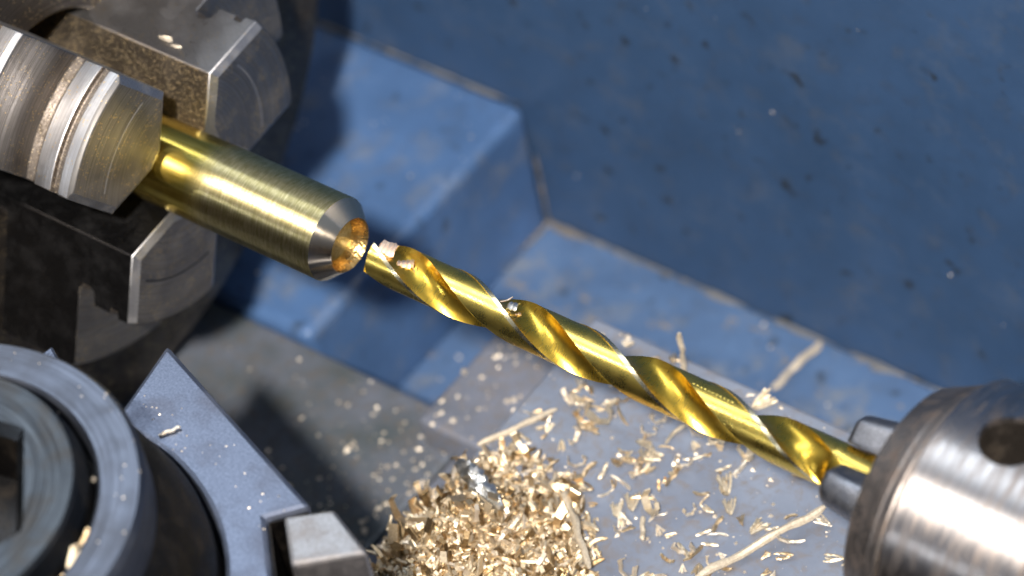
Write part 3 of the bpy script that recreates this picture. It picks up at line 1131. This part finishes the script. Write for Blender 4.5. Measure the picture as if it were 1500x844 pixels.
for (dx, du, k, sc, label) in ((-10.8, 13.2, 13, 0.95, "larger of two white crumbs on the upper chuck jaw"),
                               (-8.6, 12.8, 15, 0.75, "smaller of two white crumbs on the upper chuck jaw")):
    me = VMESH[k].copy()
    me.materials.clear(); me.materials.append(M['chip_pale'])
    p = Vector((XJ + dx, 0, 0)) + er * du - et * -9.6
    chip("jaw_crumb", me, p, (-0.7, 0.2, 0.3), sc, label)
# fragments in the ring groove of the tool post
for i, (a, k, sc) in enumerate(((14, 13, 1.2), (22, 9, 0.9), (4, 2, 0.8))):
    p = (TX + 22.1 * math.cos(R_(a)), TY + 22.1 * math.sin(R_(a)), 28.9)
    chip("groove_chip", VMESH[k], p, (0.4, -0.5, R_(a + 70)), sc, ("large pleated chip", "curled chip", "thin chip")[i] + " stuck in the tool post ring groove")
stick("tiny_sliver", (3.2, -46.2, ZH + 0.3), (4.9, -43.6, ZH + 0.35), 0.5, M['chip_pale'], "tiny pale sliver lying on the tool holder top", 9)

# fine dust and crumbs on the machine, far too many to count
dv, df = [], []


def crumb(p, nrm, s):
    nrm = Vector(nrm).normalized()
    a = nrm.orthogonal().normalized()
    b = nrm.cross(a)
    th = rnd.uniform(0, 6.3)
    a, b = a * math.cos(th) + b * math.sin(th), b * math.cos(th) - a * math.sin(th)
    base = len(dv)
    p = Vector(p)
    e_ = rnd.uniform(.5, 1.6)
    for q in (a * s * e_, b * s, -a * s * e_, -b * s):
        dv.append(p + q * rnd.uniform(.6, 1.2))
    dv.append(p + nrm * s * rnd.uniform(.5, 1.2))
    df.extend([(base, base + 1, base + 4), (base + 1, base + 2, base + 4), (base + 2, base + 3, base + 4), (base + 3, base, base + 4), (base + 3, base + 2, base + 1, base)])


for _ in range(70):
    crumb((rnd.uniform(-60, 180), YW - 0.02, rnd.uniform(-90, 60)), (0, -1, 0.3), .06 + .28 * rnd.random() ** 2)
for _ in range(60):
    crumb((rnd.uniform(-90, XB - 2), rnd.uniform(25, YW - 3), ZB), (0, 0, 1), .06 + .26 * rnd.random() ** 2)
for _ in range(90):
    crumb((rnd.uniform(XB, 110), rnd.uniform(30, YW - 2), ZL), (0, 0, 1), .12 + .6 * rnd.random() ** 3)
for _ in range(260):
    x = -10.5 - abs(rnd.gauss(0, 14)); y = rnd.uniform(-8, 21)
    crumb((x, y, ZW), (0, 0, 1), .08 + .55 * rnd.random() ** 3)
for _ in range(160):
    crumb((rnd.uniform(-15, 9), rnd.uniform(15, 38), -60), (0, 0, 1), .08 + .6 * rnd.random() ** 3)
for _ in range(500):
    crumb((rnd.uniform(10, 85), rnd.uniform(-25, 32), ZP), (0, 0, 1), .07 + .5 * rnd.random() ** 3)
for _ in range(40):
    a = rnd.uniform(0, 6.28); r = rnd.uniform(24, 28)
    crumb((TX + r * math.cos(a), TY + r * math.sin(a), 30.0), (0, 0, 1), rnd.uniform(.08, .2))
for _ in range(26):
    a = rnd.uniform(0, 6.28); r = rnd.uniform(21.9, 22.5)
    crumb((TX + r * math.cos(a), TY + r * math.sin(a), 28.6), (0, 0, 1), rnd.uniform(.15, .5))
for _ in range(60):
    x = rnd.uniform(-4, 27); y = rnd.uniform(-52, -38)
    if math.hypot(x - TX, y - TY) > 35 and y < -35.5 - (x + 6) * 0.35:
        crumb((x, y, ZH), (0, 0, 1), rnd.uniform(.08, .22))
me = bpy.data.meshes.new("metal_dust")
me.from_pydata([tuple(p * S) for p in dv], [], df)
me.materials.append(M['chip_pale'])
dust = bpy.data.objects.new("metal_dust", me)
col.objects.link(dust)
tag(dust, "fine brass crumbs and dust scattered over the machine", "metal dust", kind="stuff")
